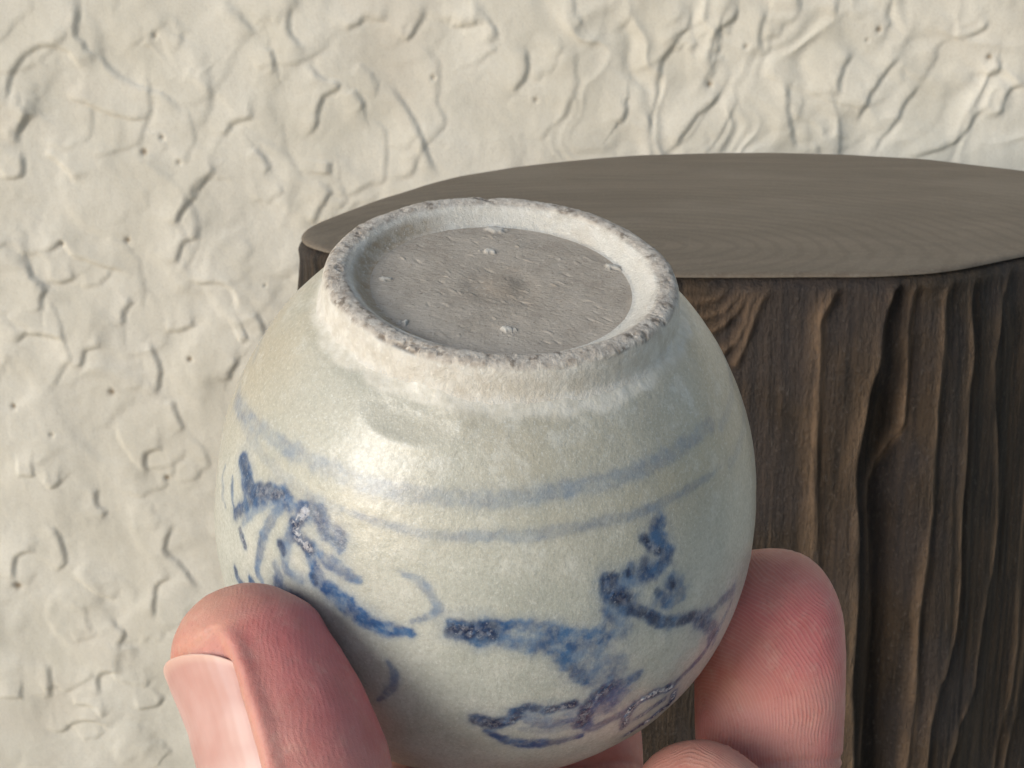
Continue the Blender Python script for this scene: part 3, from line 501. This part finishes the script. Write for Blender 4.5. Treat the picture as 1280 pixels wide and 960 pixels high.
c = bm_.mix(bm_.rng(bm_.noise(1.7, 4, .7), .56, .74, 0, .5), c, (.62, .58, .51))
c = bm_.mix(bm_.rng(bm_.noise(1.9, 4, .7, (1.2, 1, 1)), .56, .72, 0, .6), c, (.18, .145, .115))
c = bm_.mix(bm_.math('MULTIPLY', bm_.at('flake'), .7), c, (.66, .64, .58))
base_m = bm_.set(Base_Color=c, Roughness=.88, Specular_IOR_Level=.25, Normal=bm_.bump(bm_.noise(1.4, 6, .75, (1, .5, 1), rot=(0, 0, .65)), .8, .00028))
base = link('base', base_me, jar, [base_m])

# ------------------------------------------------------------------ hand
def catmull(pts, n=24):
    pts = np.array(pts, float); ext = np.vstack([2 * pts[0] - pts[1], pts, 2 * pts[-1] - pts[-2]]); out = []
    for i in range(len(pts) - 1):
        p0, p1, p2, p3_ = ext[i:i + 4]
        for t in np.arange(n) / n:
            out.append(.5 * ((2 * p1) + (-p0 + p2) * t + (2 * p0 - 5 * p1 + 4 * p2 - p3_) * t * t + (-p0 + 3 * p1 - 3 * p2 + p3_) * t ** 3))
    out.append(pts[-1]); return np.array(out)
class Digit:
    """a finger: centre line from tip to palm, half widths across and through, and the direction of its back"""
    def __init__(s, pts, back, prof, n=2.15):
        c = catmull(pts); s.c = c; L = np.r_[0, np.cumsum(np.linalg.norm(np.diff(c, axis=0), axis=1))]; s.L = L
        T = np.gradient(c, axis=0); T /= np.linalg.norm(T, axis=1)[:, None]; s.T = T
        back = np.array(back, float); B = back - T * (T @ back)[:, None]; B /= np.linalg.norm(B, axis=1)[:, None]; s.B = B
        s.X = np.cross(T, B)
        prof = np.array(prof, float)                            # columns: length, half width, back thickness, pad thickness
        s.w, s.tb, s.tp = [np.interp(L, prof[:, 0], prof[:, k]) for k in (1, 2, 3)]
        k_ = np.array([1, 2, 3, 2, 1.]) / 9
        s.n = n
    def at(s, u, a, off=0.0):
        """surface point: u mm from the tip, a radians from the back of the finger"""
        u = np.asarray(u, float); a = np.asarray(a, float)
        g = lambda A: np.stack([np.interp(u, s.L, A[:, i]) for i in range(3)], -1)
        c, B, X = g(s.c), g(s.B), g(s.X); w = np.interp(u, s.L, s.w); tb = np.interp(u, s.L, s.tb); tp = np.interp(u, s.L, s.tp)
        ca, sa = np.cos(a), np.sin(a); e = 2 / s.n
        x = np.sign(sa) * np.abs(sa) ** e * w; y = np.sign(ca) * np.abs(ca) ** e * np.where(ca > 0, tb, tp)
        n = B * (ca / np.where(ca > 0, tb, tp).clip(.2))[..., None] + X * (sa / w.clip(.2))[..., None]; n /= np.linalg.norm(n, axis=-1)[..., None]
        return c + X * x[..., None] + B * y[..., None] + n * off
    def mesh(s, seg=48):
        a = np.linspace(0, 2 * np.pi, seg, endpoint=False); u = s.L
        U_, A_ = np.meshgrid(u, a, indexing='ij'); P = s.at(U_.ravel(), A_.ravel()); n = len(u)
        F_ = [tuple(f) for f in grid_faces(n, seg, True)]
        return P, F_, [tuple(range(seg)), tuple(range((n - 1) * seg, n * seg))[::-1]]
def tipprof(w, tb, tp, cap, rest, p=2.3):
    """rounded tip of length cap, then the listed stations"""
    out = []
    for t in np.r_[0, .004, .015, .04, .08, .14, .22, .32, .44, .58, .74, 1]:
        k = (1 - (1 - t) ** p) ** (1 / p); out.append((t * cap, max(w * k, .05), max(tb * k, .05), max(tp * k, .05)))
    return out + rest
D = {}
D['thumb'] = Digit([(-30.4, -21.6, 147.5), (-28.2, -26.5, 146), (-25.2, -32.0, 143.8), (-22.6, -38.4, 142), (-20.6, -44.5, 141.5), (-19, -51, 142), (-16, -66, 150), (-10, -84, 160), (3, -116, 170)], (-.93, 0, -.36),
    tipprof(10.0, 7.6, 8.6, 9.5, [(14, 10.8, 8.0, 9.6), (20, 11.0, 8.3, 10.2), (27, 10.5, 8.8, 9.6), (34, 10.8, 9.2, 9.4), (45, 11, 9.5, 10), (62, 13, 11, 12), (85, 17, 13, 15), (130, 20, 14, 16)], 2.2))
D['middle_finger'] = Digit([(30.6, -20.7, 178.5), (31.6, -27, 178.2), (32.2, -36, 178), (32.0, -48, 178), (32, -62, 180), (31, -74, 182), (28, -96, 179), (24, -120, 172)], (.30, 0, .95),
    tipprof(9.5, 7.0, 7.8, 10.5, [(14, 9.5, 7.2, 8.2), (22, 9.2, 7.4, 7.6), (29, 9.1, 7.6, 7.2), (38, 9.4, 8, 8), (52, 10.2, 9, 8.5), (75, 10.5, 9, 9), (120, 11, 10, 10)], 2.25))
D['ring_finger'] = Digit([(21.2, -40.9, 163.5), (21.6, -48, 163.4), (22.8, -58, 167), (25.5, -72, 176), (28, -90, 181), (27, -117, 173)], (.35, 0, .94),
    tipprof(8.6, 6.8, 7.2, 9.0, [(14, 8.8, 7, 7.6), (24, 8.7, 7.2, 7.3), (45, 9.3, 8, 8), (100, 10, 9, 9)], 2.05))
D['index_finger'] = Digit([(6, -10, 214.5), (7.2, -18, 213.5), (8.3, -35, 209), (9.2, -50, 202), (9, -66, 196), (8, -90, 184), (6, -116, 172)], (0, 0, 1),
    tipprof(8.6, 6.8, 7.2, 9.0, [(14, 8.8, 7, 7.6), (24, 8.8, 7.2, 7.3), (45, 9.3, 8, 8), (100, 10.5, 9, 9)], 2.2))
D['little_finger'] = Digit([(35, -60, 160), (35.5, -67, 160.5), (37, -80, 165), (39, -98, 172), (38, -120, 171)], (.3, 0, .95),
    tipprof(7.2, 5.8, 6, 8, [(14, 7.4, 6, 6.4), (60, 8.5, 7.5, 7.5)], 2.1))
palm = [Digit([(7, -96, 176), (8, -108, 175), (10, -130, 172), (9, -160, 168), (8, -190, 166), (8, -215, 166), (8, -250, 168)], (0, 0, 1),
              [(0, 18, 4, 4), (6, 28, 8, 8), (15, 36, 11, 12), (40, 39, 13, 16), (70, 36, 14, 18), (95, 29, 14, 16), (120, 27, 15, 15), (160, 29, 17, 17)], 2.4),
        Digit([(-20, -61, 154), (-14, -57.5, 166), (-6, -59, 178), (2, -68, 188), (8, -84, 188)], (0, 1, 0), [(0, 10, 13, 10), (15, 11, 14, 14), (35, 11, 14, 14), (60, 10, 8, 10)], 2.1)]
V = []; Fc = []; base_i = 0
for d in list(D.values()) + palm:
    P_, F_, caps = d.mesh(40); V.append(P_); Fc += [tuple(i + base_i for i in f) for f in F_] + [tuple(i + base_i for i in f) for f in caps]; base_i += len(P_)
V = np.vstack(V); ORG = np.array([8, -150, 170.0])
me0 = bpy.data.meshes.new('rough_hand'); me0.from_pydata((world(V) - world(ORG)) * S, [], Fc); me0.update()
tmp = bpy.data.objects.new('rough_hand', me0); COL.objects.link(tmp)
md = tmp.modifiers.new('r', 'REMESH'); md.mode = 'VOXEL'; md.voxel_size = .00048; md.use_smooth_shade = True
ms = tmp.modifiers.new('s', 'SMOOTH'); ms.factor = .5; ms.iterations = 14
dg = bpy.context.evaluated_depsgraph_get()
hand_me = bpy.data.meshes.new_from_object(tmp.evaluated_get(dg)); hand_me.name = 'hand'
bpy.data.objects.remove(tmp); bpy.data.meshes.remove(me0)
n = len(hand_me.vertices); co = np.empty(n * 3, np.float32); hand_me.vertices.foreach_get('co', co); co = co.reshape(-1, 3) / S
nr = np.empty(n * 3, np.float32); hand_me.vertices.foreach_get('normal', nr); nr = nr.reshape(-1, 3)
wo_ = world(ORG)[0]; rel = co + wo_ - CAM
loc = np.c_[rel @ RX, rel @ UP, rel @ FW]                       # back to rig millimetres
# nearest digit and the position on it
bestd = np.full(n, 1e9); uu = np.full(n, 99.0); aa = np.zeros(n); who = np.full(n, -1); arc = np.zeros(n)
for k, (nm, d) in enumerate(D.items()):
    m = np.nonzero(((loc > d.c.min(0) - 16) & (loc < d.c.max(0) + 16)).all(1))[0]
    for c0 in range(0, len(m), 20000):
        mm = m[c0:c0 + 20000]; q = loc[mm][:, None, :] - d.c[None, :, :]; dd_ = (q ** 2).sum(-1); i = dd_.argmin(1)
        dist = np.sqrt(dd_[np.arange(len(mm)), i]) / (.5 * (d.w[i] + d.tb[i])).clip(3); v = q[np.arange(len(mm)), i]
        ax_ = (v * d.X[i]).sum(1); bx_ = (v * d.B[i]).sum(1); along = (v * d.T[i]).sum(1)
        better = dist < bestd[mm]; j = mm[better]
        bestd[j] = dist[better]; uu[j] = (d.L[i] + along)[better]; aa[j] = np.arctan2(ax_ / d.w[i], bx_ / np.where(bx_ > 0, d.tb[i], d.tp[i]))[better]; who[j] = k
        arc[j] = (np.arctan2(ax_, -bx_) * 9.0)[better]          # millimetres round from the pad's middle line
disp = np.zeros(n)
absa = np.abs(aa); NAILS = {'thumb': (5.6, 20.5, 1.04), 'middle_finger': (2.2, 14, .85), 'ring_finger': (2, 13, .85), 'index_finger': (2.2, 14, .85), 'little_finger': (2, 11, .8)}
fold = np.zeros(n)
for k, nm in enumerate(D):
    u0, u1, ha = NAILS[nm]; m = who == k
    eu = np.maximum(u0 - uu, uu - u1); ea = (absa - ha) * 9.0; e = np.maximum(ea, eu)
    disp += m * (-.45 * sm(.5, -.6, e)); side_ridge = np.exp(-((e - 1.1) / .9) ** 2) * sm(u0 - .5, u0 + 3.5, uu)
    disp += m * .6 * side_ridge; fold = np.maximum(fold, m * np.exp(-((e - .25) / .55) ** 2))
    disp -= m * .25 * np.exp(-((eu) / .5) ** 2) * (absa < ha) * (uu < u0 + 2)
scuff = np.zeros(n)
for k, nm in enumerate(D):
    scuff = np.maximum(scuff, (who == k) * np.exp(-((uu - NAILS[nm][0] + .3) / 1.1) ** 2) * (absa < 1.35))
disp += .16 * fbm(loc / .8 + 4, 3) * scuff
disp += .10 * fbm(loc / 5, 2) + .03 * fbm(loc / 1.3, 2) 
# pad pressed flat by the jar, joint creases
for k, nm in enumerate(D):
    if nm == 'thumb': crs = (31.0, 32.6, 34.5)
    else: crs = (25.0, 26.3, 47, 49)
    for c_ in crs: disp -= (who == k) * .35 * np.exp(-((uu - c_ - .6 * np.sin(arc * .25)) / .45) ** 2) * (absa > .8)
co = co + nr * disp[:, None]
hand_me.vertices.foreach_set('co', (co * S).astype(np.float32).ravel()); hand_me.update()
core = {0: 16.0, 1: 21.0, 2: 15.0, 3: 15.0, 4: 13.0}
cu = np.array([core.get(k, 15.0) for k in who])
du = np.where(uu < cu, (uu - cu) * 1.0, (uu - cu) * .16)
wv = fbm(loc / 6 + 11, 2) * .5
shift = np.where(who == 1, 8.0, 0.0)
ridge = np.sqrt((arc - shift) ** 2 * 1.1 + du ** 2) + wv
attr(hand_me, 'ridge', np.where(who >= 0, ridge, 0)); 
attr(hand_me, 'print_mask', np.where(who >= 0, sm(1.05, 1.45, absa) * sm(34, 26, uu), 0) * (1 - .65 * (who == 0)))
attr(hand_me, 'pad', np.where(who >= 0, sm(.9, 2.2, absa) * sm(34, 16, uu), 0))
attr(hand_me, 'tip', np.where(who >= 0, sm(9, 1, uu), 0)); attr(hand_me, 'fold', np.maximum(fold, scuff * .8))
hand_me.polygons.foreach_set('use_smooth', np.ones(len(hand_me.polygons), bool))
for mname in list(hand_me.materials): pass
hand_me.materials.clear()
sk = Mat('skin')
rd = sk.at('ridge')
r_ = sk.math('SINE', sk.math('MULTIPLY', sk.math('ADD', rd, sk.math('MULTIPLY', sk.noise(.25, 3), .9)), 2 * math.pi / .52))
brk = sk.rng(sk.noise(.45, 4, .7), .35, .6, .1, 1)
fp = sk.math('MULTIPLY', sk.math('MULTIPLY', r_, sk.at('print_mask')), brk)
c = sk.mix(sk.rng(sk.noise(.10, 4, .6), .3, .7), (.50, .20, .165), (.60, .28, .235))
c = sk.mix(sk.math('MULTIPLY', sk.at('pad'), sk.rng(sk.noise(.08, 3), .3, .7, .45, 1.0)), c, (.62, .175, .175))
c = sk.mix(sk.rng(sk.noise(.045, 2), .45, .62, 0, .4), c, (.62, .34, .27))
c = sk.mix(sk.math('MULTIPLY', sk.at('tip'), .5), c, (.52, .27, .185))
c = sk.mix(sk.rng(sk.noise(.35, 4, .7), .5, .75, 0, .4), c, (.66, .40, .32))
c = sk.mix(sk.rng(sk.noise(.22, 5, .7, (1.1, 1, 1)), .5, .72, 0, .45), c, (.50, .12, .11))
c = sk.mix(sk.rng(sk.noise(1.8, 3, .6), .58, .7, 0, .25), c, (.38, .13, .10))
c = sk.mix(sk.math('MULTIPLY', sk.math('MULTIPLY', sk.rng(r_, .2, 1), sk.at('print_mask')), .18), c, (.75, .5, .42))
c = sk.mix(sk.math('MULTIPLY', sk.at('fold'), .45), c, (.60, .33, .24))
vor = sk.voro(2.1, 'DISTANCE_TO_EDGE')
bn = sk.bump(fp, .36, .00006)
bn = sk.bump(sk.math('MULTIPLY', sk.rng(vor, 0, .12), sk.math('SUBTRACT', 1.0, sk.math('MULTIPLY', sk.at('print_mask'), .6))), .13, .00014, bn)
bn = sk.bump(sk.noise(.9, 6, .75), .42, .0003, bn)
skin_m = sk.set(Base_Color=c, Roughness=sk.rng(sk.noise(.6, 3), .3, .7, .42, .58), Specular_IOR_Level=.45, Subsurface_Weight=.28, Subsurface_Radius=(1.0, .28, .15), Subsurface_Scale=.002, Normal=bn)
sk.b.subsurface_method = 'RANDOM_WALK'
hand = link('hand', hand_me, mats=[skin_m], loc=Vector(wo_ * S))
tag(hand, 'bare left hand gripping the jar between thumb and fingertips from below', 'hand')
# nails: curved plates of real thickness
nm_ = Mat('nail')
st = nm_.at('along'); ac = nm_.at('across')
c = nm_.mix(nm_.rng(nm_.noise(.12, 3), .3, .7), (.52, .285, .245), (.62, .40, .36))
c = nm_.mix(nm_.rng(st, .0, .10, .6, 0), c, (.74, .52, .42))
c = nm_.mix(nm_.rng(nm_.math('ABSOLUTE', ac), .78, 1.0, 0, .7), c, (.56, .27, .21))
c = nm_.mix(nm_.rng(st, .72, .95, 0, .6), c, (.80, .62, .58))
rid = nm_.math('SINE', nm_.math('MULTIPLY', nm_.math('ADD', ac, nm_.math('MULTIPLY', nm_.noise(.2, 2), .1)), 60.0))
nail_m = nm_.set(Base_Color=c, Roughness=.42, Specular_IOR_Level=.45, Subsurface_Weight=.1, Subsurface_Radius=(1, .4, .3), Subsurface_Scale=.001, Coat_Weight=.0,
                 Normal=nm_.bump(nm_.math('ADD', nm_.math('MULTIPLY', rid, .12), nm_.noise(.25, 3)), .35, .00018))
for nm, d in D.items():
    u0, u1, ha = NAILS[nm]; nu, na = 60, 48
    U_ = np.linspace(0, 1, nu); A_ = np.linspace(-1, 1, na); UU, AA = np.meshgrid(U_, A_, indexing='ij')
    us = u0 - .3 + (u1 - u0) * (UU + .34 * AA ** 2 * (1 - UU) - .06 * AA ** 2 * UU)   # rounded free edge
    an = AA * ha * (1.10 + .03 * UU)
    off = -.08 + .15 * np.exp(-UU / .08) - .4 * sm(.93, 1, UU) + .03 * perlin(np.c_[UU.ravel() * 6, AA.ravel() * 3, UU.ravel() * 0]).reshape(UU.shape)
    us_c = us
    topP = d.at(us_c.ravel(), an.ravel()); 
    c_ = np.stack([np.interp(us_c.ravel(), d.L, d.c[:, i]) for i in range(3)], -1); dr = topP - c_; dr /= np.linalg.norm(dr, axis=1)[:, None]
    # keep the free edge level with the nail instead of following the rounded tip
    lvl = np.interp(u0 + (u1 - u0) * .45, d.L, d.tb); dn = np.interp(us_c.ravel(), d.L, d.tb)
    ext = np.clip(lvl - dn, 0, 3) * .75 * np.cos(an.ravel()).clip(0) ** .5
    topP = topP + dr * (off.ravel() + ext)[:, None]; botP = topP - dr * .35
    NV = nu * na; F1 = grid_faces(nu, na); F2 = F1[:, ::-1] + NV; rimf = []
    per = [(0, j) for j in range(na)] + [(i, na - 1) for i in range(1, nu)] + [(nu - 1, j) for j in range(na - 2, -1, -1)] + [(i, 0) for i in range(nu - 2, 0, -1)]
    ids = [i * na + j for i, j in per]
    for a_, b_ in zip(ids, ids[1:] + ids[:1]): rimf.append((b_, a_, a_ + NV, b_ + NV))
    mev = make_mesh('nail', (world(np.vstack([topP, botP])) - wo_) * S, np.vstack([F1, F2, rimf]))
    attr(mev, 'along', np.r_[UU.ravel(), UU.ravel()]); attr(mev, 'across', np.r_[AA.ravel(), AA.ravel()])
    link('thumbnail' if nm == 'thumb' else 'fingernail', mev, hand, [nail_m])
